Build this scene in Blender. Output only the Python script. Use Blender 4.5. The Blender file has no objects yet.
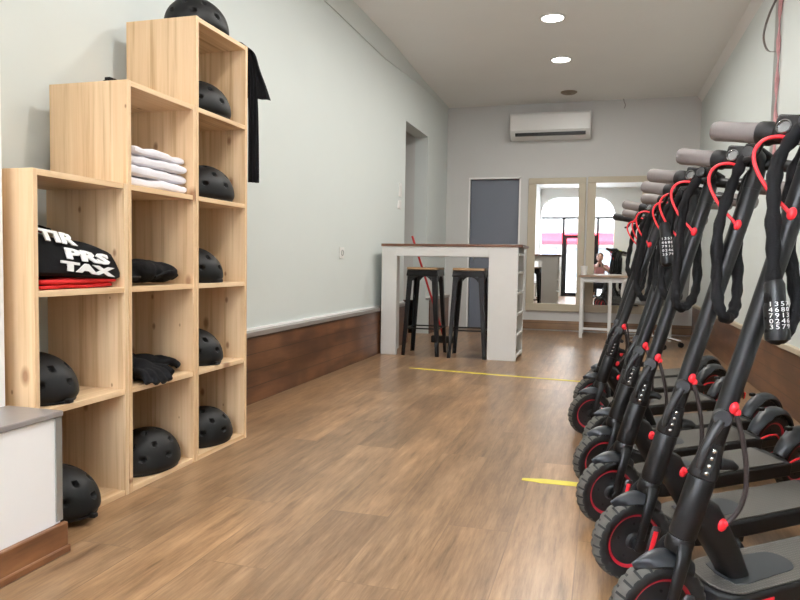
import bpy, bmesh, math, random
from mathutils import Vector, Matrix, Euler
from math import sin, cos, pi, radians as R
random.seed(7)
C = bpy.context.scene.collection
SC = bpy.context.scene

# ------------------------------------------------------------------ materials
def nt(name):
    m = bpy.data.materials.new(name); m.use_nodes = True
    t = m.node_tree; b = t.nodes['Principled BSDF']
    return m, t, b
def lk(t, a, b): t.links.new(a, b)
def nd(t, typ, **kw):
    n = t.nodes.new(typ)
    for k, v in kw.items(): setattr(n, k, v)
    return n
def rgba(c): return (c[0], c[1], c[2], 1)
def mathn(t, op, a, b=None):
    n = nd(t, 'ShaderNodeMath', operation=op)
    for i, v in enumerate((a, b)):
        if v is None: continue
        if isinstance(v, (int, float)): n.inputs[i].default_value = v
        else: lk(t, v, n.inputs[i])
    return n.outputs[0]
def mixc(t, fac, a, b, mode='MIX'):
    n = nd(t, 'ShaderNodeMix', data_type='RGBA', blend_type=mode)
    for s, v in ((n.inputs[0], fac), (n.inputs[6], a), (n.inputs[7], b)):
        if isinstance(v, (int, float)): s.default_value = v
        elif isinstance(v, tuple): s.default_value = rgba(v)
        else: lk(t, v, s)
    return n.outputs[2]
def ramp(t, fac, stops):
    n = nd(t, 'ShaderNodeValToRGB'); e = n.color_ramp.elements
    while len(e) < len(stops): e.new(.5)
    for i, (p, c) in enumerate(stops):
        e[i].position = p; e[i].color = rgba(c) if isinstance(c, tuple) else (c, c, c, 1)
    lk(t, fac, n.inputs[0]); return n.outputs[0]
def coords(t, scale=(1, 1, 1), kind='Object', rand=False):
    c = nd(t, 'ShaderNodeTexCoord'); m = nd(t, 'ShaderNodeMapping')
    m.inputs['Scale'].default_value = scale
    if rand:
        oi = nd(t, 'ShaderNodeObjectInfo'); a = nd(t, 'ShaderNodeVectorMath', operation='ADD')
        k = nd(t, 'ShaderNodeVectorMath', operation='SCALE'); cx = nd(t, 'ShaderNodeCombineXYZ')
        for i in range(3): lk(t, oi.outputs['Random'], cx.inputs[i])
        k.inputs['Scale'].default_value = 17.0
        lk(t, cx.outputs[0], k.inputs[0]); lk(t, c.outputs[kind], a.inputs[0]); lk(t, k.outputs[0], a.inputs[1])
        lk(t, a.outputs[0], m.inputs['Vector'])
    else: lk(t, c.outputs[kind], m.inputs['Vector'])
    return m.outputs[0]
def noise(t, vec, scale, detail=3, rough=.5):
    n = nd(t, 'ShaderNodeTexNoise'); n.inputs['Scale'].default_value = scale
    n.inputs['Detail'].default_value = detail; n.inputs['Roughness'].default_value = rough
    lk(t, vec, n.inputs['Vector']); return n.outputs[0]
def bump(t, b, h, strength=.2, dist=.002):
    n = nd(t, 'ShaderNodeBump'); n.inputs['Strength'].default_value = strength; n.inputs['Distance'].default_value = dist
    lk(t, h, n.inputs['Height']); lk(t, n.outputs[0], b.inputs['Normal'])
def plain(name, col, rough=.5, metal=0, var=.08, scale=30, bmp=0, spec=.5, bscale=None, coat=0):
    m, t, b = nt(name)
    v = coords(t); f = noise(t, v, scale)
    c2 = tuple(min(1, x*(1+var)) for x in col); c1 = tuple(x*(1-var) for x in col)
    lk(t, mixc(t, f, c1, c2), b.inputs['Base Color'])
    b.inputs['Roughness'].default_value = rough; b.inputs['Metallic'].default_value = metal
    b.inputs['Specular IOR Level'].default_value = spec
    if coat: b.inputs['Coat Weight'].default_value = coat; b.inputs['Coat Roughness'].default_value = .15
    if bmp: bump(t, b, noise(t, v, bscale or scale*4, 5), bmp)
    return m
def emis(name, col, s):
    m, t, b = nt(name); b.inputs['Base Color'].default_value = rgba(col)
    b.inputs['Emission Color'].default_value = rgba(col); b.inputs['Emission Strength'].default_value = s
    return m

def m_floor():
    m, t, b = nt('oak_laminate')
    c = nd(t, 'ShaderNodeTexCoord'); mp = nd(t, 'ShaderNodeMapping')
    mp.inputs['Rotation'].default_value = (0, 0, R(90)); lk(t, c.outputs['Object'], mp.inputs['Vector'])
    mp.inputs['Location'].default_value = (.35, .045, 0)
    br = nd(t, 'ShaderNodeTexBrick'); lk(t, mp.outputs[0], br.inputs['Vector'])
    br.offset = .37; br.inputs['Scale'].default_value = 1; br.inputs['Brick Width'].default_value = 1.22
    br.inputs['Row Height'].default_value = .192; br.inputs['Mortar Size'].default_value = .0016
    br.inputs['Color1'].default_value = (0, 0, 0, 1); br.inputs['Color2'].default_value = (1, 1, 1, 1)
    br.inputs['Mortar'].default_value = (.5, .5, .5, 1); br.inputs['Mortar Smooth'].default_value = .3
    g = nd(t, 'ShaderNodeMapping'); g.inputs['Scale'].default_value = (19, 1.9, 1)
    sh = nd(t, 'ShaderNodeVectorMath', operation='ADD'); sc = nd(t, 'ShaderNodeVectorMath', operation='SCALE'); sc.inputs['Scale'].default_value = 9
    lk(t, br.outputs['Color'], sc.inputs[0]); lk(t, c.outputs['Object'], sh.inputs[0]); lk(t, sc.outputs[0], sh.inputs[1]); lk(t, sh.outputs[0], g.inputs['Vector'])
    n1 = noise(t, g.outputs[0], 1.6, 6, .62); 
    g2 = nd(t, 'ShaderNodeMapping'); g2.inputs['Scale'].default_value = (85, 5, 1); lk(t, sh.outputs[0], g2.inputs['Vector'])
    n2 = noise(t, g2.outputs[0], 2, 4, .7)
    n3 = noise(t, coords(t), 1.3, 2)
    base = ramp(t, n1, [(.28, (.11, .060, .028)), (.42, (.225, .130, .066)), (.58, (.325, .197, .105)), (.76, (.46, .295, .168))])
    base = mixc(t, 1.0, base, ramp(t, br.outputs['Color'], [(0, (1.18, 1.13, 1.05)), (.5, (.95, .95, .95)), (1, (.70, .67, .64))]), 'MULTIPLY')
    base = mixc(t, .28, base, ramp(t, n2, [(.3, (.09, .05, .025)), (.7, (.42, .28, .17))]))
    n4 = noise(t, coords(t, (2.6, 1.1, 1)), 1.7, 4, .6)
    base = mixc(t, 1.0, base, ramp(t, n4, [(.3, (.74, .74, .74)), (.7, (1.16, 1.13, 1.1))]), 'MULTIPLY')
    
    seam = mathn(t, 'MULTIPLY', br.outputs['Fac'], .4)
    base = mixc(t, seam, base, (.08, .045, .025))
    lk(t, base, b.inputs['Base Color'])
    lk(t, mathn(t, 'ADD', mathn(t, 'MULTIPLY', n3, .05), .278), b.inputs['Roughness'])
    b.inputs['Specular IOR Level'].default_value = .45
    bump(t, b, n2, .05, .0005)
    return m
def m_dado(name='varnished_dado_wood', dark=(.045, .018, .009), mid=(.15, .062, .028), light=(.25, .115, .05), rough=.3, sc=(9, 1.2, 9)):
    m, t, b = nt(name)
    v = coords(t, sc); n1 = noise(t, v, 1.4, 6, .6); n2 = noise(t, coords(t, (1, 1, 1)), 3.2, 2)
    c = ramp(t, n1, [(.25, dark), (.5, mid), (.78, light)])
    c = mixc(t, mathn(t, 'MULTIPLY', ramp(t, n2, [(.42, 0.0), (.62, 1.0)]), .55), c, dark)
    w = nd(t, 'ShaderNodeTexWave', wave_type='BANDS', bands_direction='Z'); lk(t, coords(t), w.inputs['Vector'])
    w.inputs['Scale'].default_value = 3.4; w.inputs['Distortion'].default_value = 0
    c = mixc(t, ramp(t, w.outputs[1], [(0, .8), (.012, .0)]), c, (.02, .01, .006))
    lk(t, c, b.inputs['Base Color']); b.inputs['Roughness'].default_value = rough
    return m
def m_pine(name, grain):
    m, t, b = nt(name)
    sc = (34, 34, .9) if grain == 'Z' else (34, .9, 34)
    v = coords(t, sc, rand=True); n1 = noise(t, v, 1.5, 5, .6)
    vb = coords(t, (12.5, 0.01, 0.01) if grain == 'Z' else (12.5, .01, .01), rand=True)
    wn = nd(t, 'ShaderNodeTexWhiteNoise', noise_dimensions='1D')
    sp = nd(t, 'ShaderNodeSeparateXYZ'); lk(t, vb, sp.inputs[0])
    lk(t, mathn(t, 'FLOOR', sp.outputs[0]), wn.inputs['W'])
    c = ramp(t, n1, [(.30, (.50, .31, .155)), (.46, (.72, .52, .315)), (.62, (.80, .60, .385)), (.8, (.64, .43, .245))])
    c = mixc(t, mathn(t, 'MULTIPLY', wn.outputs[0], .45), c, (.62, .38, .19))
    kv = coords(t, (1, 1, 1), rand=True); ks = nd(t, 'ShaderNodeSeparateXYZ'); lk(t, kv, ks.inputs[0])
    kc = nd(t, 'ShaderNodeCombineXYZ'); lk(t, mathn(t, 'MULTIPLY', ks.outputs[0], 7.5), kc.inputs[0])
    lk(t, mathn(t, 'MULTIPLY', ks.outputs[2 if grain == 'Z' else 1], 4.2), kc.inputs[1])
    vo = nd(t, 'ShaderNodeTexVoronoi', voronoi_dimensions='2D'); vo.inputs['Scale'].default_value = 1; lk(t, kc.outputs[0], vo.inputs['Vector'])
    vs_ = nd(t, 'ShaderNodeSeparateColor'); lk(t, vo.outputs['Color'], vs_.inputs[0])
    kd = mathn(t, 'DIVIDE', vo.outputs['Distance'], mathn(t, 'MAXIMUM', mathn(t, 'MULTIPLY', mathn(t, 'SUBTRACT', vs_.outputs[0], .45), 3.2), .02))
    k = ramp(t, kd, [(.035, 1.0), (.095, 0.0)])
    c = mixc(t, mathn(t, 'MULTIPLY', k, .8), c, (.25, .10, .04))
    lk(t, c, b.inputs['Base Color']); b.inputs['Roughness'].default_value = .48
    bump(t, b, n1, .1, .001)
    return m
M = {}
M['floor'] = m_floor()
M['wall'] = plain('painted_plaster', (.63, .672, .655), .55, var=.02, scale=3, bmp=.08, bscale=60, spec=.3)
M['wall_back'] = plain('back_plaster', (.60, .60, .585), .6, var=.02, scale=3, bmp=.08, bscale=60, spec=.3)
M['ceiling'] = plain('ceiling_paint', (.82, .81, .79), .7, var=.03, scale=2, bmp=.08, bscale=40, spec=.2)
M['white_paint'] = plain('bright_white_paint', (.88, .87, .86), .5, var=.03, scale=6, bmp=.1, bscale=50)
M['dado'] = m_dado()
M['skirting'] = m_dado('varnished_skirting', (.07, .025, .01), (.24, .10, .04), (.40, .19, .08), .28, (2, 2, 14))
M['skirting_back'] = m_dado('oak_skirting', (.16, .09, .05), (.28, .17, .09), (.36, .23, .13), .4, (1, 9, 9))
M['ledge'] = plain('grey_ledge_laminate', (.24, .215, .20), .3, var=.15, scale=14)
M['ledge_cream'] = plain('cream_ledge', (.52, .44, .33), .4, var=.1, scale=14)
M['pine_v'] = m_pine('pine_upright', 'Z'); M['pine_h'] = m_pine('pine_shelf_board', 'Y')
M['blk'] = plain('satin_black_metal', (.0065, .007, .0078), .36, spec=.36, var=.15, scale=60)
M['stool'] = plain('black_stool_paint', (.004, .004, .0045), .4, spec=.3, var=.15, scale=60)
M['blk_matte'] = plain('matte_black_plastic', (.007, .007, .0075), .55, spec=.35, var=.2, scale=80)
M['helmet'] = plain('helmet_shell_black', (.006, .0065, .007), .5, spec=.3, var=.2, scale=120, bmp=.05)
M['helmet_hole'] = plain('helmet_vent_dark', (.002, .002, .002), .9)
M['fabric_blk'] = plain('black_fabric', (.006, .006, .007), .9, var=.3, scale=120, bmp=.5, bscale=260, spec=.2)
M['sleeve'] = plain('nylon_sleeve', (.006, .006, .007), .85, var=.3, scale=150, bmp=.5, bscale=300, spec=.25)
M['rubber'] = plain('tyre_rubber', (.009, .009, .009), .75, var=.25, scale=50, bmp=.2)
M['tread'] = plain('dusty_tread', (.085, .080, .070), .85, var=.25, scale=40, bmp=.3)
M['hub'] = plain('hub_grey', (.020, .0205, .022), .45, var=.15, scale=40)
M['fender'] = plain('fender_slate', (.014, .017, .021), .36, var=.1, scale=40)
M['red'] = plain('red_rubber', (.80, .018, .03), .4, var=.06)
M['red_ring'] = plain('red_rim_stripe', (.50, .012, .03), .35, var=.1)
M['grip'] = plain('grey_rubber_grip', (.17, .148, .14), .65, var=.08, scale=60, bmp=.15)
def m_mat():
    m, t, b = nt('ribbed_deck_mat'); v = coords(t)
    w = nd(t, 'ShaderNodeTexWave', wave_type='BANDS', bands_direction='X'); lk(t, v, w.inputs['Vector']); w.inputs['Scale'].default_value = 42
    w2 = nd(t, 'ShaderNodeTexWave', wave_type='BANDS', bands_direction='Y'); lk(t, v, w2.inputs['Vector']); w2.inputs['Scale'].default_value = 42
    f = mathn(t, 'MULTIPLY', w.outputs[1], w2.outputs[1]); n = noise(t, v, 9)
    c = mixc(t, f, (.070, .064, .055), (.118, .107, .092)); c = mixc(t, mathn(t, 'MULTIPLY', n, .4), c, (.11, .10, .085))
    lk(t, c, b.inputs['Base Color']); b.inputs['Roughness'].default_value = .7; bump(t, b, f, .4, .001); return m
M['mat'] = m_mat()
M['pad'] = plain('deck_pad_smooth', (.028, .031, .035), .5)
M['lens'] = plain('silver_lens', (.28, .28, .28), .16, .8, var=.1)
M['chrome'] = plain('chrome', (.75, .75, .75), .12, 1, var=.02)
M['cable'] = plain('spiral_cable', (.03, .022, .022), .5, var=.4, scale=160)
M['white_plastic'] = plain('white_plastic', (.72, .72, .70), .35, var=.02)
M['white_lam'] = plain('white_melamine', (.66, .655, .635), .4, var=.03, scale=12)
M['top_brown'] = m_dado('brown_table_top', (.08, .035, .02), (.16, .07, .04), (.24, .12, .07), .35, (1, 9, 9))
M['seat_wood'] = m_dado('stool_seat_wood', (.25, .14, .07), (.42, .26, .13), (.55, .37, .20), .4, (1, 9, 9))
M['beige'] = plain('beige_mirror_frame', (.50, .44, .33), .45, var=.06, scale=18)
M['desk_wood'] = m_dado('desk_top_wood', (.22, .14, .09), (.36, .25, .17), (.45, .33, .23), .4, (1, 9, 9))
m, t, b = nt('mirror_glass'); b.inputs['Base Color'].default_value = (.9, .91, .9, 1); b.inputs['Metallic'].default_value = 1; b.inputs['Roughness'].default_value = .015
M['mirror'] = m
M['blue_grey'] = plain('blue_grey_door', (.17, .19, .235), .5, var=.08, scale=2)
M['vent_dark'] = plain('dark_slot', (.012, .012, .012), .5)
M['lamp'] = emis('lamp_diffuser', (1, .97, .92), 14)
M['yellow'] = plain('yellow_floor_tape', (.62, .52, .04), .45, var=.2, scale=25)
M['red_pole'] = plain('red_pole_paint', (.45, .02, .02), .4)
M['shirt_white'] = plain('white_cotton', (.78, .76, .80), .9, var=.05, scale=40, bmp=.4, bscale=40, spec=.2)
M['shirt_red'] = plain('red_cotton', (.72, .035, .035), .8, var=.1, scale=40, bmp=.3, bscale=80, spec=.2)
M['print_white'] = plain('white_print', (.80, .80, .79), .7, var=.04)
M['digit'] = plain('white_digits', (.85, .85, .85), .5, var=.02)
M['grey_fabric'] = plain('grey_seat_fabric', (.16, .16, .155), .85, var=.15, scale=80)
M['brown_disc'] = plain('dull_brass', (.24, .19, .14), .5)
M['skin'] = plain('skin', (.36, .20, .14), .55, var=.06)
M['hair'] = plain('brown_hair', (.09, .045, .022), .6, var=.3, scale=90)
M['pink'] = plain('dusty_pink_cotton', (.36, .16, .16), .85)
M['jeans'] = plain('black_denim', (.02, .02, .024), .85)
M['pavement'] = plain('pavement', (.35, .34, .33), .8, var=.15, scale=5)
M['facade'] = plain('pale_facade', (.33, .33, .32), .8, var=.08, scale=2)
M['facade_glass'] = plain('street_window', (.16, .19, .22), .1, var=.1)
M['awning'] = plain('red_awning', (.35, .006, .02), .7)
M['hivis'] = plain('yellow_green_cloth', (.62, .72, .05), .7)
M['pinktape'] = plain('faded_pink_sealant', (.52, .27, .28), .7, var=.3, scale=30)
M['strip_grey'] = plain('aluminium_edge', (.36, .37, .36), .35, .6)
m, t, b = nt('window_glass'); b.inputs['Base Color'].default_value = (1, 1, 1, 1); b.inputs['Roughness'].default_value = 0
b.inputs['Transmission Weight'].default_value = 1; b.inputs['IOR'].default_value = 1.01
M['glass'] = m

# ------------------------------------------------------------------ geometry
def smooth_path(pts, n=8, closed=False):
    P = [Vector(p) for p in pts]; out = []; N = len(P)
    rng = range(N if closed else N-1)
    for i in rng:
        if closed: a, b, c, d = P[(i-1) % N], P[i], P[(i+1) % N], P[(i+2) % N]
        else: a, b, c, d = P[max(i-1, 0)], P[i], P[i+1], P[min(i+2, N-1)]
        for k in range(n):
            s = k/n
            out.append(.5*((2*b)+(c-a)*s+(2*a-5*b+4*c-d)*s*s+(3*b-a-3*c+d)*s**3))
    if not closed: out.append(P[-1])
    return out
class MB:
    def __init__(s): s.bm = bmesh.new(); s.mi = 0
    def _tag(s, faces):
        for f in faces: f.material_index = s.mi
        return faces
    def box(s, x0, x1, y0, y1, z0, z1, mat=None):
        v = [s.bm.verts.new(p) for p in ((x0, y0, z0), (x1, y0, z0), (x1, y1, z0), (x0, y1, z0), (x0, y0, z1), (x1, y0, z1), (x1, y1, z1), (x0, y1, z1))]
        if mat is not None:
            for q in v: q.co = mat @ q.co
        F = [s.bm.faces.new([v[i] for i in f]) for f in ((3, 2, 1, 0), (4, 5, 6, 7), (0, 1, 5, 4), (1, 2, 6, 5), (2, 3, 7, 6), (3, 0, 4, 7))]
        s._tag(F); return s
    def prism(s, pts, axis, a, b):
        """polygon pts (2D) extruded along axis from a to b"""
        def mk(p, h): return {'x': (h, p[0], p[1]), 'y': (p[0], h, p[1]), 'z': (p[0], p[1], h)}[axis]
        A = [s.bm.verts.new(mk(p, a)) for p in pts]; B = [s.bm.verts.new(mk(p, b)) for p in pts]
        F = [s.bm.faces.new(A), s.bm.faces.new(B[::-1])]
        n = len(pts)
        for i in range(n): F.append(s.bm.faces.new((A[i], B[i], B[(i+1) % n], A[(i+1) % n])))
        s._tag(F); return s
    def rings(s, rings, closed=False, cap=True):
        V = [[s.bm.verts.new(p) for p in r] for r in rings]; n = len(V[0]); F = []
        m = len(V)
        for i in range(m if closed else m-1):
            a, b = V[i], V[(i+1) % m]
            for j in range(n): F.append(s.bm.faces.new((a[j], a[(j+1) % n], b[(j+1) % n], b[j])))
        if cap and not closed:
            F.append(s.bm.faces.new(V[0][::-1])); F.append(s.bm.faces.new(V[-1]))
        s._tag(F); return s
    def tube(s, pts, r, seg=12, closed=False, flat=1.0, cap=True, up=None):
        P = [Vector(p) for p in pts]; N = len(P); rr = r if callable(r) else (lambda k: r)
        rg = []; prev = None
        for i, p in enumerate(P):
            if closed: d = P[(i+1) % N]-P[i-1]
            else: d = P[min(i+1, N-1)]-P[max(i-1, 0)]
            d.normalize()
            if prev is None:
                u = Vector(up) if up else (Vector((0, 0, 1)) if abs(d.z) < .9 else Vector((1, 0, 0)))
            else: u = prev
            u = (u-d*u.dot(d)).normalized(); prev = u; w = d.cross(u)
            q = rr(i/max(1, N-1))
            rg.append([p+(u*cos(2*pi*k/seg)*flat+w*sin(2*pi*k/seg))*q for k in range(seg)])
        return s.rings(rg, closed, cap)
    def cyl(s, a, b, r, r2=None, seg=20):
        r2 = r if r2 is None else r2
        return s.tube([a, b], lambda k: r+(r2-r)*k, seg)
    def lathe(s, prof, axis='z', c=(0, 0, 0), seg=28, closed=False, arc=None):
        """prof: (radius, height) pairs"""
        c = Vector(c); rg = []
        for (r, h) in prof:
            ring = []
            for k in range(seg):
                a = 2*pi*k/seg
                p = {'z': (r*cos(a), r*sin(a), h), 'y': (r*cos(a), h, -r*sin(a)), 'x': (h, r*cos(a), r*sin(a))}[axis]
                ring.append(c+Vector(p))
            rg.append(ring)
        return s.rings(rg, closed, not closed)
    def ball(s, c, rx, ry=None, rz=None, seg=16, rn=10):
        ry = ry or rx; rz = rz or rx; c = Vector(c)
        rg = []
        for i in range(rn+1):
            a = -pi/2+pi*i/rn; q = max(cos(a), .02)
            rg.append([c+Vector((rx*q*cos(2*pi*k/seg), ry*q*sin(2*pi*k/seg), rz*sin(a))) for k in range(seg)])
        return s.rings(rg)
    def text(s, body, mat, size=1, depth=.001):
        cu = bpy.data.curves.new('t', 'FONT'); cu.body = body; cu.size = size; cu.extrude = depth; cu.align_x = 'CENTER'; cu.align_y = 'CENTER'
        cu.resolution_u = 2; cu.offset = 0 if depth < .002 else .0022
        o = bpy.data.objects.new('t', cu); C.objects.link(o)
        dg = bpy.context.evaluated_depsgraph_get(); me = o.evaluated_get(dg).to_mesh()
        V = [s.bm.verts.new(mat @ v.co) for v in me.vertices]
        for p in me.polygons:
            try: f = s.bm.faces.new([V[i] for i in p.vertices]); f.material_index = s.mi
            except ValueError: pass
        o.evaluated_get(dg).to_mesh_clear()
        bpy.data.objects.remove(o); bpy.data.curves.remove(cu); return s
    def build(s, name, mats, parent=None, bevel=0, seg=2, smooth=True, mw=None, fix=True):
        bm = s.bm
        if fix: bmesh.ops.recalc_face_normals(bm, faces=bm.faces)
        me = bpy.data.meshes.new(name); bm.normal_update()
        if smooth:
            for f in bm.faces: f.smooth = True
            for e in bm.edges:
                if len(e.link_faces) == 2 and e.calc_face_angle(0) > R(38): e.smooth = False
        bm.to_mesh(me); bm.free()
        if not isinstance(mats, (list, tuple)): mats = [mats]
        for m in mats: me.materials.append(m)
        o = bpy.data.objects.new(name, me); C.objects.link(o)
        if parent is not None: o.parent = parent
        if mw is not None: o.matrix_basis = mw
        if bevel:
            b = o.modifiers.new('bevel', 'BEVEL'); b.width = bevel; b.segments = seg; b.limit_method = 'ANGLE'; b.angle_limit = R(40)
        return o
def tag(o, label=None, cat=None, group=None, kind=None):
    if label: o['label'] = label
    if cat: o['category'] = cat
    if group: o['group'] = group
    if kind: o['kind'] = kind
    return o
def thing(name, label, cat, loc=(0, 0, 0), rot=(0, 0, 0), group=None):
    o = bpy.data.objects.new(name, None); C.objects.link(o); o.empty_display_size = .1
    o.location = loc; o.rotation_euler = rot
    return tag(o, label, cat, group)
def dup(root, loc=None, rot=None, label=None, group=None):
    def rec(o, par):
        c = o.copy(); C.objects.link(c)
        if par is not None: c.parent = par; c.matrix_parent_inverse = o.matrix_parent_inverse
        for ch in kids.get(o.name, []): rec(ch, c)
        return c
    kids = {}
    for o in C.objects:
        if o.parent: kids.setdefault(o.parent.name, []).append(o)
    r = rec(root, None)
    if loc is not None: r.location = loc
    if rot is not None: r.rotation_euler = rot
    if label: r['label'] = label
    if group: r['group'] = group
    return r
def struct(name, mb, m, parent=None, **kw):
    o = mb.build(name, m, parent, **kw)
    if parent is None: o['kind'] = 'structure'
    return o

# ------------------------------------------------------------------ camera
cam = bpy.data.cameras.new('camera'); co = bpy.data.objects.new('camera', cam); C.objects.link(co); SC.camera = co
YAW, PIT, ROL = .2856, .0549, .016
fw = Vector((-sin(YAW)*cos(PIT), cos(YAW)*cos(PIT), -sin(PIT))); rr_ = Vector((cos(YAW), sin(YAW), 0)); uu = rr_.cross(fw)
r2 = cos(ROL)*rr_+sin(ROL)*uu; u2 = -sin(ROL)*rr_+cos(ROL)*uu
mt = Matrix((r2, u2, -fw)).transposed().to_4x4(); mt.translation = (0, 0, .8)
co.matrix_world = mt; cam.sensor_width = 36; cam.lens = 685.5/800*36; cam.clip_start = .02; cam.clip_end = 200

# ------------------------------------------------------------------ room
XL, XR, YB, ZC, YF = -1.849, 1.023, 8.483, 2.73, -.95
struct('floor', MB().box(-3.2, XR+.1, YF-.25, YB+.1, -.06, 0), M['floor'])
struct('ceiling', MB().box(-3.2, XR+.1, YF-.25, YB+.1, ZC, ZC+.1), M['ceiling'])
UP = XL-.055
struct('wall_left', MB().box(UP-.15, UP, 1.49, 6.60, .40, ZC).box(UP-.15, UP, 6.60, 7.50, 2.20, ZC).box(UP-.15, UP, 7.50, YB, .40, ZC)
       .box(UP-.15, XL-.012, 1.49, 6.6, 0, .40).box(UP-.15, XL-.012, 7.5, YB, 0, .40), M['wall'])
struct('wall_corridor', MB().box(-3.2, UP-.15, 7.5, 7.6, 0, ZC).box(-3.2, UP-.15, 6.45, 6.60, 0, ZC).box(-3.2, -3.1, 6.6, 7.5, 0, ZC), M['wall_back'])
def dado_left(y0, y1):
    d = MB().box(XL-.012, XL, y0, y1, 0, .375).build('trim_1', M['dado']); d['kind'] = 'structure'
    l = MB().box(UP, XL+.012, y0, y1, .375, .402).build('trim_2', M['ledge'], bevel=.003); l['kind'] = 'structure'
    w = MB().box(UP, UP+.01, y0, y1, .402, .414).build('trim_3', M['white_paint']); w['kind'] = 'structure'
dado_left(1.52, 6.6); dado_left(7.5, YB)
struct('trim_4', MB().box(XL-.3, UP-.15+.02, 7.488, 7.5, 0, .375).box(-3.1, UP-.13, 7.488, 7.5, 0, .375), M['dado'])
# cove strip under the ceiling on the left
mb = MB()
mb.rings([[(UP, y, ZC-.13*q), (UP+.012*q, y, ZC-.13*q), (UP+.072*q+.004, y, ZC), (UP, y, ZC)] for y, q in ((1.49, 1), (5.9, 1), (6.4, .75), (7.2, .4), (YB-.02, .2))])
struct('trim_5', mb, M['wall'])
struct('trim_6', MB().prism([(XR, 2.66), (XR-.05, ZC), (XR, ZC)], 'y', YF, YB), M['ceiling'])
# projecting pier in the near left
struct('wall_left', MB().box(UP-.15, -1.565, YF, 1.49, .372, ZC).box(UP-.15, -1.385, YF, 1.49, 0, .372), M['white_paint'], bevel=.003)
struct('trim_7', MB().box(-1.565, -1.378, YF, 1.497, .372, .388), M['ledge'], bevel=.003)
struct('trim_8', MB().box(-1.388, -1.381, 1.472, 1.494, .09, .372).box(-1.41, -1.388, 1.486, 1.494, .09, .372), M['strip_grey'])
struct('baseboard_left', MB().box(-1.385, -1.368, YF, 1.50, 0, .085).box(-1.385, -1.362, YF, 1.503, 0, .022), M['skirting'], bevel=.004)
# right wall
struct('wall_right', MB().box(XR, XR+.12, YF, YB, 0, ZC), M['wall'])
struct('trim_9', MB().box(XR-.016, XR, YF, YB, 0, .345), M['dado'])
struct('trim_10', MB().box(XR-.03, XR, YF, YB, .345, .378), M['ledge_cream'], bevel=.004)
# back wall with recessed door
DX0, DX1, DZ = -1.60, -.998, 1.842
struct('wall_back', MB().box(UP-.15, DX0, YB, YB+.12, 0, ZC).box(DX0, DX1, YB, YB+.12, DZ, ZC).box(DX1, XR+.12, YB, YB+.12, 0, ZC), M['wall_back'])
dr = struct('door_1', MB().box(DX0, DX1, YB+.045, YB+.085, 0, DZ), M['blue_grey'])
MB().box(DX0+.05, DX0+.065, YB+.02, YB+.045, .84, .97).build('door_handle', M['chrome'], dr, bevel=.003)
struct('trim_11', MB().box(DX0-.02, DX0, YB-.008, YB+.045, 0, DZ+.02).box(DX1, DX1+.02, YB-.008, YB+.045, 0, DZ+.02).box(DX0-.02, DX1+.02, YB-.008, YB+.045, DZ, DZ+.02), M['white_paint'])
struct('baseboard_back', MB().box(DX1+.02, XR-.016, YB-.015, YB, .015, .125), M['skirting_back'], bevel=.003)
# front wall with the arched shop window
def arch_front():
    x0, x1, zt, rad = -1.53, .255, 2.50, .42
    y0, y1 = YF-.2, YF
    mb = MB()
    mb.box(-3.2, x0, y0, y1, 0, ZC).box(x1, XR+.12, y0, y1, 0, ZC)
    # head of the wall with rounded corners
    n = 10; low = [(x0, zt-rad)]
    low += [(x0+rad-rad*cos(pi/2*k/n), zt-rad+rad*sin(pi/2*k/n)) for k in range(1, n+1)]
    low += [(x1-rad+rad*sin(pi/2*k/n), zt-rad+rad*cos(pi/2*k/n)) for k in range(0, n+1)]
    for a, b in zip(low[:-1], low[1:]):
        if abs(a[0]-b[0]) < 1e-6: continue
        mb.prism([(a[0], a[1]), (b[0], b[1]), (b[0], ZC), (a[0], ZC)], 'y', y0, y1)
    mb.box(x0, -1.0, y0+.04, y1, 0, 1.0)
    struct('wall_front', mb, M['wall_back'])
    f = MB()
    yy0, yy1 = YF-.14, YF-.09
    f.box(x0, x1, yy0, yy1, 1.97, 2.02).box(-1.0, -.94, yy0, yy1, 0, 2.0).box(x0, -1.0, yy0, yy1, 1.0, 1.04)
    w = struct('window_1', f, M['blk_matte'])
    MB().box(x0, -1.0, YF-.118, YF-.112, 1.04, 1.97).build('pane', M['glass'], w)
    MB().box(x0, x1, YF-.118, YF-.112, 2.02, zt-.01).build('pane', M['glass'], w)
    MB().box(-.94, -.16, YF-.118, YF-.112, 1.56, 1.97).build('pane', M['glass'], w)
    MB().box(-.10, x1, YF-.118, YF-.112, .05, 1.97).build('pane', M['glass'], w)
    MB().box(-.16, -.10, yy0, yy1, 0, 1.97).build('mullion', M['blk_matte'], w)
    d = struct('door_2', MB().box(-.94, -.16, yy0, yy1, 1.48, 1.56).box(-.94, -.88, yy0, yy1, .0, 1.48).box(-.22, -.16, yy0, yy1, 0, 1.48).box(-.88, -.22, yy0, yy1, 0, .10), M['blk_matte'])
    MB().box(-.88, -.22, YF-.118, YF-.112, .10, 1.48).build('pane', M['glass'], d)
    MB().tube([(-.85, YF-.09, .85), (-.85, YF-.05, .87), (-.85, YF-.05, 1.13), (-.85, YF-.09, 1.15)], .01).build('door_handle', M['chrome'], d)
arch_front()
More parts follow.
